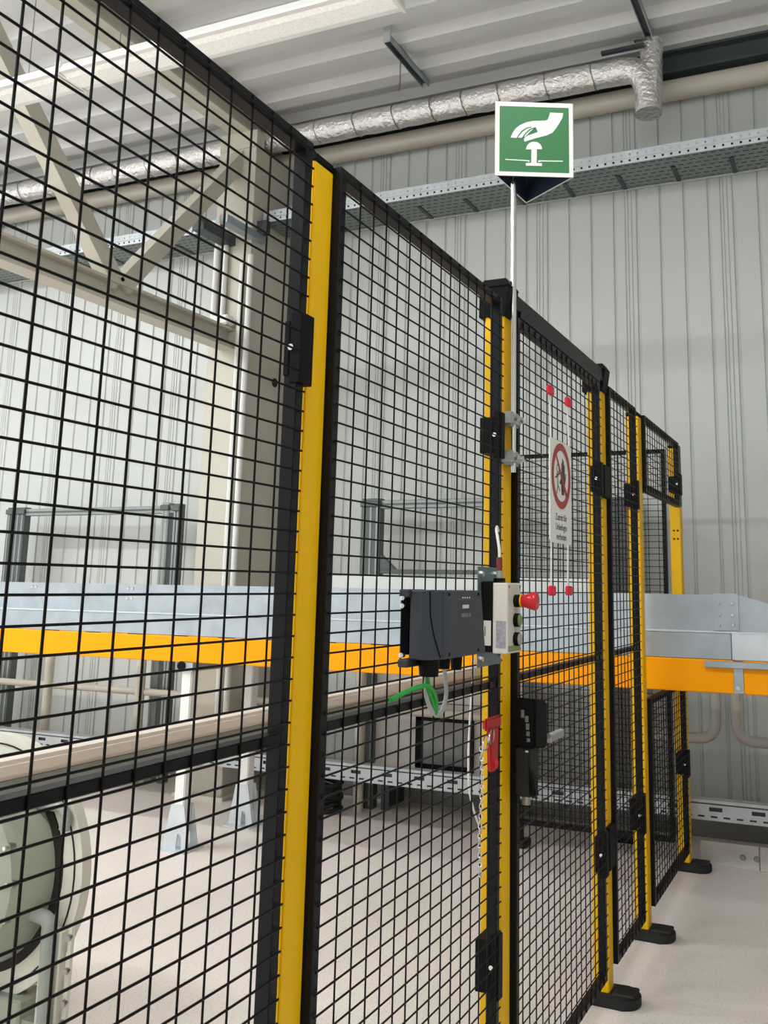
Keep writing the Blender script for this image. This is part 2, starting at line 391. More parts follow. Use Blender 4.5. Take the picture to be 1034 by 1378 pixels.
for i in range(3):
    p, q_ = corners[i], corners[(i+1) % 3]
    A = (q_-p).normalized(); N = Vector((A.y, -A.x, 0))
    pl = MB().prism([(0, 0), (sS, 0), (sS, hS), (0, hS)], p, A, Z, N*-1, 0.0025).build('sign_plate', 'sign_white', t)
    # dark inside lining of the open prism
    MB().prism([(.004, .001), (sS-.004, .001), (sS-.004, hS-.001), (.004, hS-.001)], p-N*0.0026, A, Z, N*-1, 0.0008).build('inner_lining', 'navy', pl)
    pictogram(pl, p+N*0.0, A, N, sS)
MB().cyl((PX, PY, BLp.z+.012), (PX, PY, BLp.z+.032), .013, 12).build('pole_collar', 'black', t)
cpt = BLp+tv*sS*.18; MB().bar((PX, PY, BLp.z+.02), tuple(cpt+nv*.004+Z*.02), .010, .012).build('collar_arm', 'steel', t)

# ================================================================== PROHIBITION SIGN
def text_mesh(body, size, O, A, B, N, parent, name, m, align='CENTER', ext=0.0003):
    cu = bpy.data.curves.new('text', 'FONT'); cu.body = body; cu.size = size; cu.align_x = align; cu.align_y = 'CENTER'; cu.extrude = ext; cu.resolution_u = 3
    ob = bpy.data.objects.new('text', cu); COL.objects.link(ob)
    dg = bpy.context.evaluated_depsgraph_get(); me = bpy.data.meshes.new_from_object(ob.evaluated_get(dg))
    bpy.data.objects.remove(ob)
    off = rootloc(parent); A, B, N, O = Vector(A), Vector(B), Vector(N), Vector(O)
    for v in me.vertices: c = v.co.copy(); v.co = O+A*c.x+B*c.y+N*(c.z+ext)-off
    me.materials.clear(); me.materials.append(MATS[m]); me.name = name
    o = bpy.data.objects.new(name, me); COL.objects.link(o); o.parent = parent
    return o
sx0, sx1, sz0, sz1, sy = 2.425, 2.632, 1.377, 1.660, -0.010
t = thing('prohibition_sign', 'white no-entry sign with red circle and hand hanging on the mesh door', 'sign', ((sx0+sx1)/2, sy, sz0))
MB().prism([(a, b_) for a, b_ in [(.008,0),(sx1-sx0-.008,0),(sx1-sx0,.008),(sx1-sx0,sz1-sz0-.008),(sx1-sx0-.008,sz1-sz0),(.008,sz1-sz0),(0,sz1-sz0-.008),(0,.008)]], (sx0, sy, sz0), X, Z, -Y, 0.003).build('plate', 'sign_white', t)
cxs, czs = (sx0+sx1)/2, sz0+.6575*(sz1-sz0); fy = sy-.003
def annulus(parent, c, A, B, N, r0, r1, th, name, m, n=40, a0=0, a1=360):
    mb = MB(); full = abs(a1-a0) >= 360; k = n if full else n+1
    an = [math.radians(a0+(a1-a0)*i/n) for i in range(k)]
    V = []
    for lift in (0, th):
        for r in (r0, r1): V.append([mb.bm.verts.new(Vector(c)+Vector(A)*r*math.cos(a)+Vector(B)*r*math.sin(a)+Vector(N)*lift) for a in an])
    for i in range(n):
        j = (i+1) % k
        mb.bm.faces.new((V[2][i], V[3][i], V[3][j], V[2][j])); mb.bm.faces.new((V[0][i], V[0][j], V[1][j], V[1][i]))
        mb.bm.faces.new((V[1][i], V[1][j], V[3][j], V[3][i])); mb.bm.faces.new((V[0][i], V[2][i], V[2][j], V[0][j]))
    return mb.build(name, m, parent)
def sg(poly, name, m, lift): MB().prism(poly, (cxs, fy-lift, czs), X, Z, -Y, 0.0005).build(name, m, t)
# figure and hand behind the bar
annulus(t, (cxs-.030, fy-.0002, czs+.018), X, Z, -Y, .009, .0125, .0005, 'figure_head', 'sign_dark', 18)
for pts in ([(-.045,.0),(-.030,-.002),(-.012,.006),(-.012,.010),(-.030,.003),(-.045,.004)], [(-.036,0),(-.031,0),(-.028,-.028),(-.040,-.052),(-.045,-.051),(-.034,-.028)], [(-.034,-.026),(-.029,-.027),(-.012,-.040),(-.014,-.044)], [(-.056,-.006),(-.036,-.001),(-.036,-.005),(-.056,-.012)]):
    sg(pts, 'figure_line', 'sign_dark', .0002)
hand = [(.004,-.052),(.026,-.052),(.034,-.030),(.044,-.006),(.047,.010),(.042,.010),(.036,-.004),(.036,.034),(.031,.034),(.029,.010),(.027,.046),(.021,.046),(.020,.012),(.017,.050),(.011,.050),(.012,.012),(.008,.038),(.003,.037),(.004,.004),(-.006,-.012),(-.014,-.018),(-.012,-.024),(.000,-.022)]
sg(hand, 'hand_symbol', 'sign_dark', .0002)
annulus(t, (cxs, fy-.0008, czs), X, Z, -Y, .0715, .0915, .0005, 'red_ring', 'sign_red', 48)
a = math.radians(-45); dx, dz = math.cos(a), math.sin(a); w_ = .008
sg([(-dx*.073-dz*-w_*-1, -dz*.073+dx*-w_), (dx*.073+dz*w_, dz*.073-dx*w_), (dx*.073-dz*w_, dz*.073+dx*w_), (-dx*.073-dz*w_, -dz*.073+dx*w_)], 'red_bar', 'sign_red', .0008)
for k, s_ in enumerate(('Zutritt für', 'Unbefugte', 'verboten')):
    text_mesh(s_, .026, (cxs, fy, sz0+.070-.0265*k), X, Z, -Y, t, 'lettering', 'sign_dark')
for xx, za, zb in ((2.440, 1.655, 1.775), (2.615, 1.650, 1.774), (2.440, 1.382, 1.262), (2.600, 1.382, 1.262)):
    MB().cyl((xx, sy-.001, za), (xx-.012 if zb > za else xx-.004, sy-.001, zb), .0022, 8).build('cord', 'cable_white', t, smooth=True)
    cxx = xx-.012 if zb > za else xx-.004; e = .013 if zb > za else -.013
    c = MB().box(cxx-.019, cxx+.019, sy-.010, sy+.002, min(zb, zb+2*e), max(zb, zb+2*e)).build('red_clip', 'red_clip', t, bevel=.003); c['label'] = 'red clip gripping the wire mesh'

# ================================================================== CONTROL BOX, DRIVE, BRACKET
t = thing('mounting_plate', 'grey steel mounting plate bolted to the mesh behind the stop box', 'mounting plate', (1.98, -.004, 1.09))
MB().box(1.915, 2.062, -.0085, -.0055, 1.088, 1.300).build('plate', 'teal_plate', t, bevel=.001)
for x, z in ((1.932, 1.105), (2.045, 1.105), (1.932, 1.285), (2.03, 1.285)):
    MB().cyl((x, -.0085, z), (x, -.014, z), .006, 6).build('bolt', 'chrome', t)
ex0, ex1, ez0, ez1 = 1.930, 2.018, 1.118, 1.266
t = thing('emergency_stop_box', 'pale grey push-button box with red mushroom stop on the yellow post', 'control box', ((ex0+ex1)/2, -.04, ez0))
MB().box(ex0, ex1, -.036, -.009, ez0+.002, ez1+.003).build('black_base', 'black', t, bevel=.003)
enc = MB().box(ex0, ex1, -.070, -.036, ez0, ez1).build('enclosure', 'ctrl_grey', t, bevel=.002)
MB().box(ex0-.0006, ex0, -.066, -.044, ez0+.012, ez0+.068).build('rating_label', 'label_print', enc)
MB().box(ex0-.0008, ex0, -.0325, -.016, ez0+.016, ez0+.068).build('paper_label', 'label_paper', t)
MB().box(ex0-.0012, ex0-.0008, -.0205, -.018, ez0+.036, ez0+.056).build('label_print', 'label_dark', t)
for xx, zz in ((ex0+.008, ez1-.008), (ex1-.008, ez1-.008), (ex0+.008, ez0+.008), (ex1-.008, ez0+.008)):
    MB().cyl((xx, -.070, zz), (xx, -.0715, zz), .0035, 10).build('screw', 'steel', enc)
MB().box(ex0+.006, ex1-.012, -.0712, -.070, ez0+.004, ez0+.016).build('yellow_label', 'green_lens', enc)
bc = ex0+.048
st = MB().cyl((bc, -.070, 1.228), (bc, -.084, 1.228), .0135, 20).build('stop_collar', 'black', t, smooth=True)
MB().cyl((bc, -.0838, 1.228), (bc, -.0865, 1.228), .0142, 20).build('yellow_ring', 'yellow', st, smooth=True)
MB().lathe([(.011, 0), (.0135, .004), (.0165, .016), (.0195, .026), (.0195, .030), (.0170, .034), (.004, .0355)], (bc, -.0865, 1.228), -Y, 24).build('stop_button', 'red_plastic', t, smooth=True)
for zz, mm, nm in ((1.187, 'green_lens', 'green_button'), (1.147, 'white_lens', 'white_button')):
    bz = MB().cyl((bc, -.070, zz), (bc, -.080, zz), .0145, 20).build('button_bezel', 'black', t, smooth=True)
    MB().cyl((bc, -.0795, zz), (bc, -.0825, zz), .0125, 20).build(nm, mm, bz, smooth=True)
g = MB().cyl((ex0+.03, -.040, ez1+.003), (ex0+.03, -.040, ez1+.010), .013, 16).build('cable_gland', 'black', t, smooth=True)
MB().cyl((ex0+.03, -.040, ez1+.010), (ex0+.03, -.040, ez1+.026), .0075, 14).build('plug_nut', 'clear_plastic', g, smooth=True)
MB().cyl((ex0+.03, -.040, ez1+.026), (ex0+.03, -.040, ez1+.055), .0062, 14).build('plug_sleeve', 'cable_red', g, smooth=True)
o = MB().tube(spline([(ex0+.03, -.040, ez1+.050), (ex0+.034, -.038, ez1+.072), (ex0+.046, -.030, ez1+.096), (ex0+.070, -.018, ez1+.116), (ex0+.10, -.008, ez1+.126), (ex0+.125, -.002, ez1+.118)]), .0032, 8).build('grey_cable', 'cable_white', loc=(ex0+.03, -.04, ez1+.055), smooth=True)
tag(o, 'short pale cable curving up from the top of the stop box', 'cable')

dx0, dx1, dz0, dz1 = 1.545, 1.772, 1.125, 1.250
t = thing('drive_unit', 'dark grey industrial drive unit mounted on the mesh beside the stop box', 'drive unit', ((dx0+dx1)/2, -.03, dz0))
mb = MB(); mb.box(dx0+.004, dx1+.02, -.020, -.0065, dz0+.012, dz1-.012)
for k in range(5): mb.box(dx0+.0, dx0+.006, -.019+.0028*k-.0004, -.019+.0028*k+.0006, dz0+.014, dz1-.014)
mb.build('heat_sink', 'black', t)
for z in (dz1-.006, dz0-.002):
    fl = MB().box(dx0-.012, dx0+.060, -.026, -.0065, z-.007, z+.007).build('mounting_lug', 'drive_face', t, bevel=.002)
for z in (dz1-.014, dz1-.028, dz0+.012):
    MB().cyl((dx0-.002, -.013, z), (dx0-.012, -.013, z), .0045, 10).build('lug_bolt', 'chrome', t, smooth=True)
# body: side wall, sweeping cover, sloping right edge
mb = MB(); prof = [(dx0, -.022), (dx0, -.044), (dx0+.012, -.056), (dx0+.034, -.073), (dx0+.046, -.076), (dx1-.012, -.076), (dx1+.01, -.022)]
def ring_at(z, gr): return [(x+(gr if x > dx1-.05 else 0), y, z) for x, y in prof]
lo, hi = ring_at(dz0+.004, .026), ring_at(dz1, 0)
V0 = [mb.bm.verts.new(p) for p in lo]; V1 = [mb.bm.verts.new(p) for p in hi]
mb.bm.faces.new(V0[::-1]); mb.bm.faces.new(V1)
for i in range(len(V0)): mb.bm.faces.new((V0[i], V0[(i+1) % len(V0)], V1[(i+1) % len(V0)], V1[i]))
body = mb.build('housing', 'drive', t, bevel=.0025)
MB().tube([(dx0+.012, -.0565, dz1-.003), (dx0+.013, -.0575, dz1-.045), (dx0+.019, -.0625, dz0+.045), (dx0+.030, -.0705, dz0+.008)], .0012, 6).build('cover_seam', 'black', body)
F0 = Vector((dx0+.046, -.0763, 0))
def fp(x0, x1, z0, z1, nm, mm): MB().box(dx0+x0, dx0+x1, -.0768, -.0760, dz0+z0, dz0+z1).build(nm, mm, body)
fp(.088, .178, .108, .1088, 'status_line', 'print_grey')
for k in range(4): fp(.116+.011*k, .1205+.011*k, .1105, .1128, 'status_led', 'print_white')
fp(.118, .148, .092, .0985, 'white_logo_print', 'print_white')
fp(.114, .145, .076, .083, 'model_print', 'print_grey'); fp(.150, .158, .076, .083, 'model_print', 'print_grey')
for x, z in ((.052, .118), (.058, .012), (.200, .012), (.198, .118)): MB().cyl((dx0+x, -.0755, dz0+z), (dx0+x, -.0775, dz0+z), .0032, 10).build('cover_screw', 'black', body)
GL = ((dx0+.038, .020, .026), (dx0+.105, .013, .018), (dx0+.165, .012, .024))
for x, r, L in GL:
    g = MB().cyl((x, -.045, dz0+.008), (x, -.045, dz0-L), r, 14, r2=r*.85).build('cable_gland', 'black', t, smooth=True)
gx = GL[0][0]
o = MB().tube(spline([(gx-.006, -.045, dz0-.012), (gx-.002, -.045, dz0-.045), (gx+.012, -.046, dz0-.066), (gx+.026, -.048, dz0-.092), (gx+.020, -.050, dz0-.064), (gx-.01, -.048, dz0-.042), (gx-.06, -.040, dz0-.044), (gx-.120, -.030, dz0-.056)], 8), .0042, 10).build('green_cable', 'cable_green', loc=(gx, -.045, dz0-.012), smooth=True)
tag(o, 'bright green cable hanging in a loop below the drive unit', 'cable')
g2 = GL[1][0]
o = MB().tube(spline([(g2, -.045, dz0-.012), (g2+.010, -.045, dz0-.040), (g2+.012, -.045, dz0-.070), (g2-.012, -.045, dz0-.096), (g2-.050, -.045, dz0-.088), (g2-.066, -.040, dz0-.055), (g2-.064, -.040, dz0-.016)], 8), .0040, 10).build('grey_cable', 'cable_grey', loc=(g2, -.045, dz0-.012), smooth=True)
tag(o, 'grey cable looping in a U between two glands of the drive unit', 'cable')
o = MB().tube(spline([(2.005, .034, 1.10), (1.985, .034, 1.0), (1.975, .034, .90), (1.985, .034, .82), (2.04, .034, .745), (2.072, .034, .730)], 8), .0026, 8).build('white_cable', 'cable_white', loc=(2.0, .034, 1.0), smooth=True)
tag(o, 'thin white cable hanging down behind the mesh next to the chain', 'cable')

# ================================================================== DOOR LOCK, ESCAPE HANDLE, CHAIN
lx0, lx1 = 2.178, 2.252
t = thing('door_lock', 'chunky black safety lock on the front edge of the mesh door', 'door lock', ((lx0+lx1)/2, -.03, .78))
MB().hexa([(lx0, -.050, .890), (lx1, -.058, .882), (lx1, -.002, .882), (lx0, -.002, .890), (lx0, -.052, 1.000), (lx1-.004, -.060, .990), (lx1-.004, -.002, .990), (lx0, -.002, 1.004)]).build('lock_head', 'black', t, bevel=.005, seg=2, smooth=True)
MB().hexa([(lx0, -.040, .782), (lx1-.028, -.044, .776), (lx1-.028, -.002, .776), (lx0, -.002, .782), (lx0, -.036, .892), (lx1-.022, -.044, .892), (lx1-.022, -.002, .892), (lx0, -.002, .892)]).build('lock_body', 'foot_black', t, bevel=.005, seg=2, smooth=True)
MB().hexa([(lx0+.004, -.050, .784), (lx1-.040, -.050, .780), (lx1-.040, -.030, .780), (lx0+.004, -.030, .784), (lx0+.004, -.038, .850), (lx1-.040, -.038, .850), (lx1-.040, -.030, .850), (lx0+.004, -.030, .850)]).build('lower_grip', 'black', t, bevel=.004)
for z, y, wz in ((.966, -.020, .018), (.955, -.030, .014), (.938, -.032, .014), (.922, -.033, .010), (.908, -.034, .008)):
    MB().box(lx0-.0006, lx0+.0005, y-.004, y+.004, z-wz/2, z+wz/2).build('lettering_print', 'print_grey', t)
MB().box(lx0-.0006, lx0+.0005, -.0335, -.0265, .8805, .8845).build('white_mark', 'print_white', t)
MB().cyl((lx0+.02, -.022, .782), (lx0+.02, -.022, .762), .010, 12).build('cable_gland', 'steel', t, smooth=True)
MB().box(2.40, 2.515, -.022, -.0065, .870, .890).build('bolt_guide', 'clear_plastic', t, bevel=.002)
MB().box(2.250, 2.402, -.018, -.010, .882, .892).build('lock_bolt', 'steel', t)
t = thing('escape_handle', 'red T-shaped release handle beside the yellow post, with key rings', 'handle', (2.0, -.012, .87))
MB().box(1.950, 2.040, -.018, -.0065, .955, .980).build('grip_bar', 'red_handle', t, bevel=.004, seg=2, smooth=True)
MB().hexa([(1.980, -.019, .868), (2.016, -.019, .868), (2.016, -.0065, .868), (1.980, -.0065, .868), (1.974, -.017, .958), (2.026, -.017, .958), (2.026, -.0065, .958), (1.974, -.0065, .958)]).build('lever', 'red_handle', t, bevel=.003, seg=2, smooth=True)
MB().cyl((1.998, -.018, .884), (1.998, -.023, .884), .009, 12).build('pivot_screw', 'red_plastic', t, smooth=True)
for (x, z, lb) in ((1.960, .945, 'steel key ring touching the red release handle'), (1.925, .936, 'steel key ring at the top of the hanging chain')):
    r = .014
    o = MB().tube([(x+2.1*r*math.cos(a), -.024+.006*math.cos(a), z+r*math.sin(a)) for a in [2*math.pi*i/24 for i in range(24)]], .0017, 6, closed=True).build('key_ring', 'chrome', loc=(x, -.024, z), smooth=True)
    tag(o, lb, 'key ring', 'key rings on the release handle')
ch = thing('chain', 'thin steel chain hanging from the key rings along the mesh edge', 'chain', (1.93, -.014, .68))
for k in range(27):
    z = .922-.0094*k; xx = 1.928+.006*math.sin(k*.25); ax = X if k % 2 else Y
    pts = [Vector((xx, -.0135, z))+ax*(.0036*math.cos(a))+Z*(.0062*math.sin(a)) for a in [2*math.pi*i/10 for i in range(10)]]
    MB().tube(pts, .0010, 5, closed=True).build('chain_link', 'chrome', ch, smooth=True)

# ================================================================== CONVEYOR
CXF = 3.88
t = thing('conveyor', 'long galvanised conveyor on an orange beam running through the fence', 'conveyor', (4.15, 1.0, 0))
YC0, YC1 = -1.7, 6.4
MB().box(CXF, CXF+.045, -.300, YC1, .865, .990).build('orange_beam', 'orange', t, bevel=.004)
MB().box(CXF, CXF+.045, YC0, -.332, .865, .990).build('orange_beam', 'orange', t, bevel=.004)
MB().box(4.400, 4.415, YC0, YC1, .991, 1.10).build('far_channel', 'galv', t)
MB().box(4.40, 4.445, YC0, YC1, .865, .990).build('orange_beam', 'orange', t, bevel=.004)
br = MB().box(CXF-.004, CXF+.030, -.334, -.298, .868, .984).build('beam_joint', 'galv', t, bevel=.001)
MB().cyl((CXF-.004, -.312, .888), (CXF-.010, -.312, .888), .009, 6).build('bolt', 'chrome', br)
MB().box(CXF-.022, CXF+.02, YC0, -.192, .962, .986).build('lip_plate', 'galv', t, bevel=.002)
MB().box(CXF+.004, CXF+.05, -.292, YC1, .991, 1.092).build('side_channel', 'galv', t, bevel=.002)
MB().box(CXF+.002, CXF+.05, YC0, -.294, .991, 1.094).build('side_channel', 'galv_light', t, bevel=.002)
MB().box(CXF+.000, CXF+.05, YC0, YC1, 1.092, 1.098).build('channel_lip', 'galv_light', t)
MB().box(CXF+.040, CXF+.052, -.275, YC1, 1.098, 1.238).build('side_guard', 'galv', t)
MB().prism([(-.277, 1.098), (-.277, 1.246), (-.300, 1.246), (-1.10, .99+.02), (-1.10, 1.0), (-.40, 1.098)], (CXF+.036, 0, 0), Y, Z, X, .012).build('side_guard', 'galv', t)
def bolts(y, zs, xx):
    for z in zs: MB().cyl((xx, y, z), (xx-.006, y, z), .0085, 10, r2=.006).build('bolt', 'chrome', t, smooth=True)
sp = MB().box(CXF+.030, CXF+.040, -.322, -.225, 1.100, 1.244).build('splice_plate', 'galv', t, bevel=.001)
for y in (-.247, -.298): bolts(y, (1.205, 1.160, 1.122), CXF+.030)
for y in (3.37, 3.40, 2.70, 2.73, 1.55, 1.58): bolts(y, (1.215, 1.165), CXF+.040)
MB().box(CXF+.05, 4.40, YC0, YC1, 1.035, 1.060).build('belt_bed', 'galv_light', t)
MB().box(4.400, 4.415, .30, 1.95, .991, 1.298).build('far_side_guard', 'white_paint', t)
for k in range(9): MB().box(CXF+.002, CXF+.006, .9+.28*k, .9+.28*k+.10, .984, .9915).build('edge_slot', 'dark_hole', t)
for y in (2.288, 5.3, -1.3):
    for xc, mm in ((3.905, 'white_paint'), (4.425, 'white_paint')):
        lg = MB().box(xc-.03, xc+.03, y-.03, y+.03, .06, .866).build('leg', mm, t, bevel=.005, seg=2, smooth=True)
        for s_ in (-1, 1):
            xp = xc+s_*.034
            MB().prism([(-.078, .006), (-.035, .006), (-.030, .075), (-.008, .075), (-.003, .006), (.078, .006), (.038, .205), (-.038, .205)], (xp-.003, y, 0), Y, Z, X, .006).build('foot_plate', 'galv_light', lg)
        MB().box(xc-.075, xc+.075, y-.082, y+.082, 0, .007).build('base_plate', 'galv_light', lg)
    MB().box(3.86, 4.46, y-.045, y+.045, .825, .866).build('cross_head', 'galv', t)
    MB().cyl((3.862, y+.02, .85), (3.852, y+.02, .85), .022, 12).build('head_bolt', 'black', t, smooth=True)

# ================================================================== INSIDE THE CELL
o = thing('guide_rail', 'beige horizontal rail running under the fence mid rail towards the conveyor', 'rail', (2.5, .70, .88))
MB().box(1.02, 3.87, .675, .725, .898, .932).build('upper_rail', 'beige_rail', o, bevel=.008, seg=2, smooth=True)
MB().box(1.02, 3.87, .682, .725, .872, .898).build('lower_rail', 'alu', o, bevel=.002)
MB().box(1.03, 1.08, .68, .72, 0, .875).build('leg', 'alu', o)
MB().box(3.80, 3.875, .685, .715, .862, .880).build('end_bracket', 'galv', o)

# round machine at the lower left
mc = Vector((2.20, 1.655, .43))
t = thing('drum_machine', 'round greenish-grey drum housing with pale flange at the lower left', 'machine', (2.2, 1.655, 0))
MB().lathe([(.25, .0), (.31, .0), (.31, .05), (.25, .05)], mc+X*.035, X, 56).build('drum', 'machine', t, smooth=True)
annulus(t, mc+X*.035, Y, Z, -X, .290, .366, .035, 'flange', 'machine_light', 64)
annulus(t, mc+X*.0, Y, Z, -X, .337, .341, .003, 'flange_groove', 'dark_hole', 64)
annulus(t, mc+X*.0, Y, Z, -X, .268, .296, .006, 'flange_gap', 'dark_hole', 64)
MB().lathe([(.225, .0), (.250, .010), (.268, .06), (.272, .17)], mc-X*.15, X, 56).build('hub', 'machine', t, smooth=True)
MB().lathe([(.17, .0), (.20, .010), (.20, .03)], mc-X*.168, X, 40).build('inspection_glass', 'glass_green', t, smooth=True)
MB().hexa([(2.03, 1.78, .52), (2.03, 1.44, .685), (2.055, 1.44, .685), (2.055, 1.78, .52), (2.03, 1.78, .565), (2.03, 1.44, .73), (2.055, 1.44, .73), (2.055, 1.78, .565)]).build('pale_strut', 'machine_light', t)
for a in range(-64, 95, 22):
    r = .245; p = mc+Y*(-r*math.cos(math.radians(a)))+Z*(r*math.sin(math.radians(a)))-X*.10
    s_ = MB().cyl(p+X*.02, p-X*.040, .013, 8).build('star_knob', 'steel', t)
    MB().cyl(p-X*.040, p-X*.052, .006, 8).build('stud', 'chrome', s_)
MB().tube(spline([(2.15, 1.62, .335), (2.15, 1.50, .337), (2.15, 1.385, .338), (2.15, 1.350, .325), (2.15, 1.345, .28), (2.15, 1.335, .01)], 6), .020, 12).build('bent_pipe', 'machine_pipe', t, smooth=True)
MB().tube(spline([(2.18, 1.50, .615), (2.18, 1.42, .620), (2.18, 1.365, .615), (2.18, 1.345, .59), (2.18, 1.35, .56)], 6), .015, 10).build('bent_pipe', 'machine_pipe', t, smooth=True)
MB().box(2.17, 2.28, 1.45, 1.86, 0, .10).build('base', 'machine', t, bevel=.006)
MB().box(2.17, 2.20, 1.320, 1.395, 0, .30).build('support_post', 'machine_light', t, bevel=.004)
for z in (.285, .20, .12, .07): MB().cyl((2.185, 1.300, z), (2.170, 1.296, z), .008, 8).build('clip', 'steel', t)
MB().box(2.183, 2.195, 1.294, 1.306, .04, .31).build('clip_strip', 'machine_light', t)
MB().box(2.183, 2.215, 1.294, 1.45, .0, .05).build('strip_foot', 'machine', t)

# aluminium profile frames behind the conveyor
def tframe(label, posts, bar_y0, bar_y1, zt, x):
    t = thing('profile_frame', label, 'frame', (x, (bar_y0+bar_y1)/2, 0), 'aluminium frames behind the conveyor')
    for y0_, y1_, mm, ztop in posts:
        p = MB().box(x-.03, x+.03, y0_, y1_, 0, ztop).build('post', mm, t, bevel=.003)
        n = max(1, int((y1_-y0_)/.05))
        for k in range(n+1):
            yy_ = y0_+(y1_-y0_)*(k+.5)/(n+1); MB().box(x-.0325, x-.0295, yy_-.006, yy_+.006, .02, ztop-.02).build('slot', 'alu', p)
        MB().box(x-.045, x-.028, y0_-.006, y1_+.006, ztop-.05, ztop-.015).build('corner_joint', 'alu_dark', p, bevel=.004)
    b = MB().box(x-.025, x+.025, bar_y0, bar_y1, zt-.062, zt-.012).build('top_bar', 'alu', t, bevel=.004)
    MB().box(x-.028, x-.024, bar_y0, bar_y1, zt-.043, zt-.031).build('slot', 'alu_dark', b)
    return t
FX = 5.06
tframe('aluminium profile frame rising behind the conveyor, seen through the nearest panel', [(4.715, 4.885, 'alu_dark', 1.762), (3.425, 3.485, 'alu', 1.77), (3.335, 3.385, 'alu_dark', 1.762)], 3.36, 4.80, 1.762, FX)
f2 = tframe('aluminium profile frame rising behind the conveyor, above the drive unit', [(1.845, 1.970, 'alu_dark', 1.765)], 1.00, 1.90, 1.765, FX)
MB().box(FX-.03, FX+.03, .98, 1.02, .96, 1.762).build('post', 'alu_dark', f2, bevel=.003)
MB().box(FX-.02, FX+.02, 1.0, 1.86, 1.320, 1.345).build('lower_bar', 'alu_dark', f2, bevel=.002)
MB().prism([(0, 0), (.10, 0), (0, .09)], (FX-.02, 1.845, 1.345), -Y, Z, X, .04).build('gusset', 'alu_dark', f2)
# painted tube rails
TX = 4.98
t = thing('tube_rail', 'beige tube railing under the conveyor inside the cell', 'railing', (TX, 3.2, 0))
MB().tube([(TX, 1.0, .555), (TX, 6.2, .555)], .022, 14).build('cross_tube', 'beige_steel', t, smooth=True)
for y in (1.90, 3.50, 4.28): MB().tube([(TX-.02, y, 0), (TX-.02, y, .98)], .030, 14).build('upright_tube', 'beige_steel', t, smooth=True)
for s_, ya, yb, lb in ((1, -.072, .30, 'bent beige tube hoop under the conveyor, next to the last post'), (-1, -.168, -1.6, 'bent beige tube hoop under the conveyor at the right edge')):
    pts = [(TX+.02, ya, 1.04), (TX+.02, ya, .63)]+arc((TX+.02, ya+s_*.08, .61), .08, 180, 270, 6, Y*s_, Z)+[(TX+.02, yb, .53)]
    h = thing('tube_hoop', lb, 'tube hoop', (TX+.02, ya, .53), 'bent tube hoops behind the conveyor')
    MB().tube(pts, .026, 14).build('bent_tube', 'tube_grey', h, smooth=True)
    MB().box(TX, WX-.013, ya-.02, ya+.02, .99, 1.03).build('wall_arm', 'tube_grey', h)

# slotted trays
def slotted(mb, O, A, B, N, L, wd, rows, sl, pitch, sw, th=.0015, stag=True):
    """plate L x wd with rows of long slots left open"""
    O, A, B, N = Vector(O), Vector(A), Vector(B), Vector(N)
    def q(a0, a1, b0, b1):
        v = [mb.bm.verts.new(O+A*a+B*b_) for a, b_ in ((a0, b0), (a1, b0), (a1, b1), (a0, b1))]; mb.bm.faces.new(v)
    step = wd/rows; b0 = 0
    for r in range(rows):
        bc_ = (r+.5)*step; q(0, L, b0, bc_-sw/2); b0 = bc_+sw/2
        a = 0; off = (pitch/2 if (stag and r % 2) else 0)
        n = int(L/pitch)
        for k in range(n):
            s0 = k*pitch+off+.01; s1 = s0+sl
            if s1 > L-.01: break
            q(a, s0, bc_-sw/2, bc_+sw/2); a = s1
        q(a, L, bc_-sw/2, bc_+sw/2)
    q(0, L, b0, wd)
    return mb
t = thing('cable_tray', 'wide perforated galvanised cable tray high on the grey wall', 'cable tray', (5.1, 2.0, 3.6))
TXN, TZ = 4.925, 3.595
for TY0, TL in ((-2.4, 5.12), (3.05, 5.2)):
    slotted(MB(), (TXN, TY0, TZ), Y, X, Z, TL, WX-TXN-.035, 7, .030, .047, .009).build('slotted_bottom', 'galv_tray_shade', t)
    MB().box(WX-.036, WX-.022, TY0, TY0+TL, TZ-.002, TZ+.005).build('wall_edge', 'galv_light', t)
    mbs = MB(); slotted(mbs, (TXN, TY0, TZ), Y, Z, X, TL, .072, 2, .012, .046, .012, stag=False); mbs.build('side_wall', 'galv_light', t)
    MB().tube([(TXN-.004, TY0, TZ+.034), (TXN-.004, TY0+TL, TZ+.034)], .004, 8).build('side_bead', 'galv_light', t, smooth=True)
    MB().box(TXN-.004, TXN+.012, TY0, TY0+TL, TZ+.070, TZ+.076).build('top_flange', 'galv_light', t)
    MB().box(WX-.026, WX-.0225, TY0, TY0+TL, TZ, TZ+.072).build('side_wall', 'galv_light', t)
    MB().box(TXN+.03, WX-.05, TY0, TY0+TL, TZ+.012, TZ+.050).build('cable_bundle', 'rubber', t)
for k in range(-6, 25):
    y = -.247+.315*k
    if 2.66 < y < 3.06 or y > 8.0: continue
    MB().box(5.05, 5.255, y-.012, y+.012, TZ-.006, TZ-.002).build('dark_gap_strip', 'galv_dark', t)  # dark strips colour in the shade of open gaps in the tray bottom
t = thing('cable_tray', 'low slotted galvanised cable duct along the foot of the wall', 'cable tray', (5.18, 2.0, .17))
TZ2, TY0, TL = .205, -2.6, 9.6
t.location = (4.79, 2.0, .2); ROOTLOC[t.name] = Vector((4.79, 2.0, .2))
mbs = MB(); slotted(mbs, (4.760, TY0, TZ2+.026), Y, Z, X, TL, .040, 1, .060, .190, .018); slotted(mbs, (4.760, TY0+.085, TZ2+.040), Y, Z, X, .005, .002, 1, .060, .190, .001)
mbs.build('slotted_front', 'galv_light', t)
mbs = MB(); slotted(mbs, (4.760, TY0, TZ2), Y, Z, X, TL, .026, 1, .030, .058, .008); mbs.build('slotted_front', 'galv_light', t)
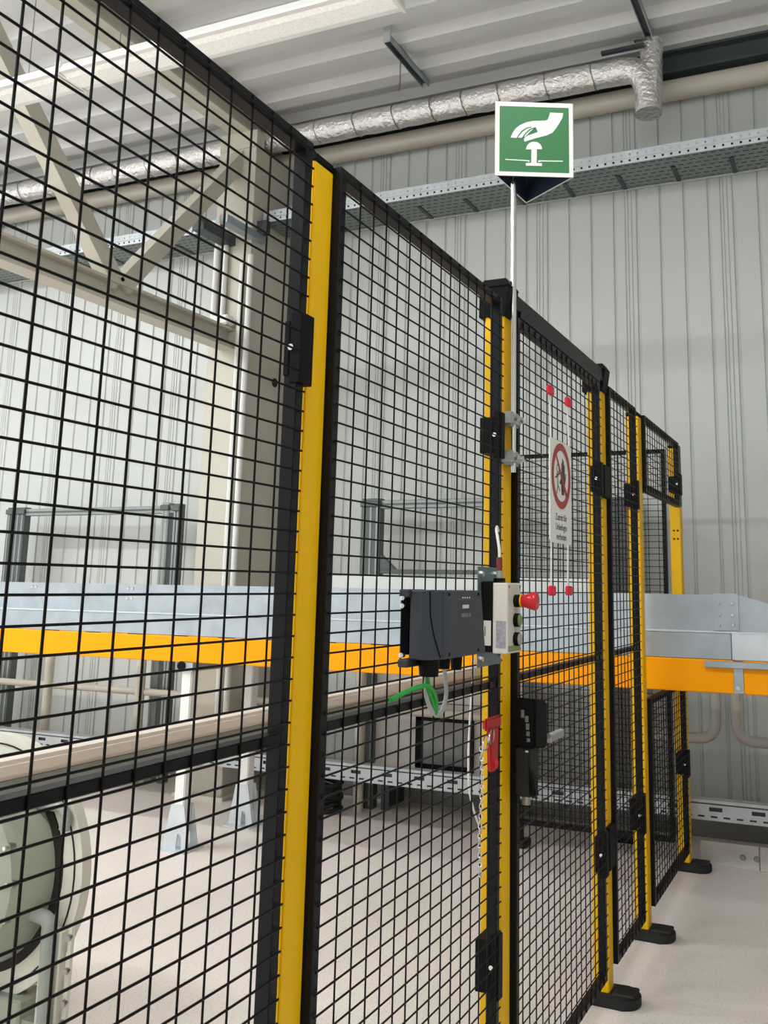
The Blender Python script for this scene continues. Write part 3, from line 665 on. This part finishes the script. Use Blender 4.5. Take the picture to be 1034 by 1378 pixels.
MB().box(4.772, 4.774, TY0, TY0+TL, TZ2+.004, TZ2+.066).build('inner_wall', 'galv_dark', t)
MB().box(4.750, 4.815, TY0, TY0+TL, TZ2+.074, TZ2+.088).build('cover', 'galv_light', t, bevel=.001)
MB().box(4.762, 4.815, TY0, TY0+TL, TZ2+.066, TZ2+.074).build('cover_groove', 'galv_dark', t)
MB().box(4.760, 4.815, TY0, TY0+TL, TZ2-.004, TZ2).build('bottom', 'galv_light', t)
for y in (-2.2, -1.2, -.45, .65, 2.30, 3.90, 5.2, 6.4): MB().box(4.79, WX-.013, y, y+.03, TZ2-.034, TZ2-.004).build('bracket', 'galv_dark', t)

# enclosure with a black framed window by the wall
t = thing('wall_cabinet', 'pale steel enclosure with black framed window low on the wall', 'cabinet', (5.15, 1.42, .24))
MB().box(5.05, 5.27, .95, 1.86, .235, .95).build('body', 'cabinet', t, bevel=.004)
fr = MB()
for a in ((1.235, 1.265, .26, .53), (1.545, 1.585, .26, .53), (1.235, 1.585, .245, .275), (1.235, 1.585, .505, .535)): fr.box(5.034, 5.05, a[0], a[1], a[2], a[3])
f = fr.build('window_frame', 'black', t); MB().box(5.042, 5.0495, 1.265, 1.545, .275, .505).build('pane', 'pane', f)
MB().box(5.046, 5.05, .97, 1.84, .60, .605).build('door_gap', 'label_dark', t)
for y in (1.05, 1.75): MB().box(5.05, 5.25, y, y+.05, 0, .236).build('foot_stand', 'galv_dark', t)
t = thing('dark_cabinet', 'dark grey upright cabinet by the wall, behind the narrow mesh panel', 'cabinet', (5.1, .40, 0))
MB().box(4.97, 5.27, .335, .505, .03, 1.735).build('body', 'cabinet_dark', t, bevel=.006)
MB().box(4.955, 4.97, .342, .498, .06, 1.715).build('door', 'cabinet_dark', t, bevel=.003)
MB().box(4.975, 5.265, .34, .50, 0, .03).build('plinth', 'black', t)
MB().box(4.945, 4.955, .355, .37, .88, 1.0).build('door_handle', 'black', t)
o = thing('cable_coil', 'black coil of cable lying on the floor under the low duct', 'cable coil', (4.87, 2.06, 0))
for k in range(7):
    R_ = .095-.010*(k % 3)
    MB().tube([(4.87+R_*.8*math.cos(a), 2.06+R_*math.sin(a), .022+.022*k+.008*math.sin(3*a+k)) for a in [2*math.pi*i/28 for i in range(28)]], .013, 8, closed=True).build('turn', 'rubber', o, smooth=True)

# ================================================================== COLUMN, TRUSS, CONDUITS
t = thing('steel_column', 'tall beige column against the wall, seen through the nearest mesh panel', 'column', (5.05, 2.88, 0))
MB().box(4.83, WX-.013, 2.735, 3.03, 0.0, 4.10).build('shaft', 'beige_steel', t, bevel=.004)
MB().box(4.83, 4.915, 2.735, 3.03, 4.10, 4.219).build('head', 'beige_steel', t)
MB().box(4.79, WX-.013, 2.70, 3.06, 0, .02).build('base_plate', 'beige_steel', t)
MB().cyl((5.17, 2.737, 2.565), (5.17, 2.730, 2.565), .030, 20).build('access_hole', 'dark_hole', t, smooth=True)
t = thing('roof_truss', 'beige steel roof truss with two diagonals reaching the column', 'truss', (3.8, 2.88, 2.73))
MB().box(.6, 4.83, 2.825, 2.935, 2.840, 2.856).build('lower_chord', 'beige_steel', t)
MB().box(.6, 4.83, 2.872, 2.888, 2.735, 2.842).build('lower_chord_web', 'beige_steel', t)
MB().box(.6, 4.83, 2.825, 2.935, 2.722, 2.738).build('lower_chord', 'beige_steel', t)
MB().box(.6, WX-.012, 2.80, 2.96, 4.220, 4.236).build('upper_chord', 'beige_steel', t)
MB().box(.6, WX-.012, 2.870, 2.890, 4.236, 4.385).build('upper_chord_web', 'beige_steel', t)
MB().box(.6, WX-.012, 2.80, 2.96, 4.385, 4.399).build('upper_chord', 'beige_steel', t)
for a, b_ in (((3.80, 2.84), (2.46, 4.235)), ((3.84, 2.84), (5.02, 4.235)), ((1.10, 2.84), (2.40, 4.235))):
    MB().bar((a[0], 2.88, a[1]), (b_[0], 2.88, b_[1]), .10, .085, up=Y).build('diagonal', 'beige_steel', t)
for y, z0, z1, lb in ((2.772, .31, 3.28, 'white conduit on the column face, nearer to the corner'), (2.712, .31, 3.33, 'white conduit on the column just past its corner')):
    o = MB().tube([(4.80, y, z0), (4.80, y, z1)], .019, 14).build('conduit', 'white_paint', loc=(4.80, y, z0), smooth=True); tag(o, lb, 'conduit', 'white conduits on the column')
for y, lb in ((2.985, 'short white conduit on the column face, farthest from the corner'), (2.915, 'short white conduit in the middle of the column face')):
    o = MB().tube([(4.805, y, 2.90), (4.805, y, 3.42)], .019, 14).build('conduit', 'white_paint', loc=(4.805, y, 2.9), smooth=True); tag(o, lb, 'conduit', 'white conduits on the column')
o = thing('emergency_lamp', 'small white lamp housing where the truss meets the column', 'lamp', (4.79, 2.87, 2.87))
MB().box(4.72, 4.80, 2.81, 2.93, 2.862, 2.925).build('housing', 'white_paint', o, bevel=.008, seg=2, smooth=True)
MB().box(4.718, 4.722, 2.865, 2.875, 2.87, 2.915).build('pictogram', 'label_dark', o)
o = thing('tray_bracket', 'dark strut bracket joining the high cable tray to the column', 'bracket', (4.80, 2.93, 3.40))
MB().box(4.50, 4.93, 2.86, 2.95, 3.42, 3.49).build('strut', 'galv_dark', o)
MB().box(4.52, 4.93, 2.70, 2.76, 3.45, 3.50).build('strut', 'galv', o)
MB().box(4.88, 4.925, 2.66, 3.06, 3.50, 3.592).build('hanger_plate', 'galv_dark', o)
o = MB().tube(spline([(4.89, 2.98, 3.62), (4.86, 2.97, 3.66), (4.80, 2.95, 3.62), (4.78, 2.94, 3.53), (4.82, 2.93, 3.50)], 6), .011, 8).build('red_cable', 'cable_red', loc=(4.89, 2.98, 3.6), smooth=True); tag(o, 'dark red cable looping over the edge of the high cable tray', 'cable')

# ================================================================== CEILING SERVICES
t = thing('insulated_duct', 'silver foil-wrapped pipe under the ceiling with a downward elbow', 'duct', (5.0, 2.0, 4.2))
DX, DZ = 5.0, 4.205
path = [(DX, 7.6-.06*k, DZ) for k in range(int((7.6-.36)/.06))]+[(DX, .19+.10*math.cos(a)+.07, DZ-.10+.10*math.sin(a)) for a in [math.pi/2*(1-i/5) for i in range(5)]][0:0]
MB().tube(path+[(DX, .33, DZ), (DX, .27, DZ-.01), (DX, .225, DZ-.04), (DX, .20, DZ-.09), (DX, .190, DZ-.15), (DX-.005, .186, DZ-.22), (DX-.01, .184, DZ-.30)], .076, 22, wob=.035).build('pipe_wrap', 'foil', t, smooth=True)
MB().tube([(DX+.03, .165, 4.36), (DX+.02, .165, 4.28), (DX+.01, .168, 4.20), (DX, .172, 4.10), (DX, .178, 3.98)], .066, 20, wob=.05).build('branch_wrap', 'foil', t, smooth=True)
y = .50
while y < 7.2:
    MB().tube([(DX+.0785*math.cos(a), y+random.uniform(-.004, .004)+.01*math.sin(a), DZ+.0785*math.sin(a)) for a in [2*math.pi*i/20 for i in range(20)]], .0028, 5, closed=True).build('binding_wire', 'steel', t, smooth=True)
    y += random.uniform(.20, .30)
def hanger(label, xa, xb, y, rod):
    t = thing('pipe_hanger', label, 'hanger', ((xa+xb)/2, y, 4.3), 'galvanised hangers under the ceiling')
    mb = MB(); mb.box(xa, xb, y-.022, y-.018, 4.345, 4.385); mb.box(xa, xb, y+.018, y+.022, 4.345, 4.385); mb.box(xa, xb, y-.022, y+.022, 4.381, 4.385)
    mb.build('channel', 'galv', t)
    MB().box(xa+.01, xb-.01, y-.016, y+.016, 4.368, 4.380).build('channel_inside', 'galv_dark', t)
    for x in (xa, xb): MB().box(x-.004, x+.004, y-.022, y+.022, 4.345, CEIL+.058).build('end_tab', 'galv_light', t)
    if rod: MB().cyl((rod, y, 4.36), (rod, y+.0, 4.27), .004, 8).build('rod', 'steel', t)
    return t
h1 = hanger('galvanised channel hanging below the ceiling deck, left of the green sign', 4.42, 4.96, 1.57, 4.60)
MB().cyl((4.60, 1.57, 4.36), (4.60, 1.57, 4.13), .004, 8).build('rod', 'steel', h1)
h2 = hanger('galvanised channel hanging above the elbow of the silver pipe', 4.45, 4.97, .165, None)
MB().box(4.93, 4.96, .19, .44, 4.300, 4.318).build('cross_arm', 'galv_dark', h2)
MB().cyl((4.945, .23, 4.31), (4.945, .23, 4.36), .004, 8).build('rod', 'steel', h2)
MB().box(4.93, 4.96, .16, .25, 4.342, 4.352).build('arm_plate', 'steel', h2)
o = MB().tube([(5.225, YA+.2, 4.15), (5.225, YB-.3, 4.15)], .062, 22).build('wall_pipe', 'beige_steel', loc=(5.225, 2, 4.15), smooth=True); tag(o, 'thick beige pipe running along the top of the wall', 'pipe')
o = MB(); o.box(5.20, WX-.012, YA, YB-.02, 4.255, 4.27); o.box(5.255, 5.27, YA, YB-.02, 4.27, 4.385); o.box(5.20, WX-.012, YA, YB-.02, 4.385, 4.399)
o = o.build('eaves_beam', 'eaves', loc=(5.25, 2, 4.25)); tag(o, 'dark steel beam between the wall pipe and the ceiling deck', 'beam')

# luminaires
def luminaire(label, x, ya, yb, z, dm='diffuser'):
    L = yb-ya; loc = (x, ya, z)
    t = thing('luminaire', label, 'ceiling light', loc, 'linear ceiling lights')
    MB().prism([(-.080, .022), (-.062, .058), (.062, .058), (.080, .022), (.080, .012), (-.080, .012)], (x, ya, z), X, Z, Y, L).build('housing', 'lamp_housing', t)
    MB().prism([(-.058, .0125), (-.040, 0), (.040, 0), (.058, .0125)], (x, ya+.012, z), X, Z, Y, L-.024).build('diffuser', dm, t)
    for y in (ya+.0, yb-.008): MB().box(x-.081, x+.081, y, y+.008, z+.002, z+.060).build('end_cap', 'lamp_housing', t)
    for y in (ya+.25, yb-.25): MB().cyl((x, y, z+.057), (x, y, CEIL+.002), .0022, 6).build('suspension_wire', 'steel', t)
    return t
LX, LZ = 2.752, 3.335
lum = luminaire('long white linear light crossing the upper left under the ceiling', LX, .66, 2.20, LZ, 'diffuser_bounce_glow')
copy_tree(lum, (LX, 2.21, LZ), 'white linear light at the upper left edge, continuing the unlit row')
lit = luminaire('lit white linear light added out of view to brighten the hall', 2.2, 3.9, 5.44, 4.12)  # this lamp and its copies are unseen, added to light the hall
for k, (lx, ly) in enumerate(((2.2, 6.1), (0.3, 2.2), (0.3, 4.4), (0.3, 6.6), (-2.8, 0.4), (0.4, -1.5))): copy_tree(lit, (lx, ly, 4.12), 'lit white linear light of the hall rows left of the viewer')
lit['label'] = 'lit white linear light of the hall rows left of the viewer'
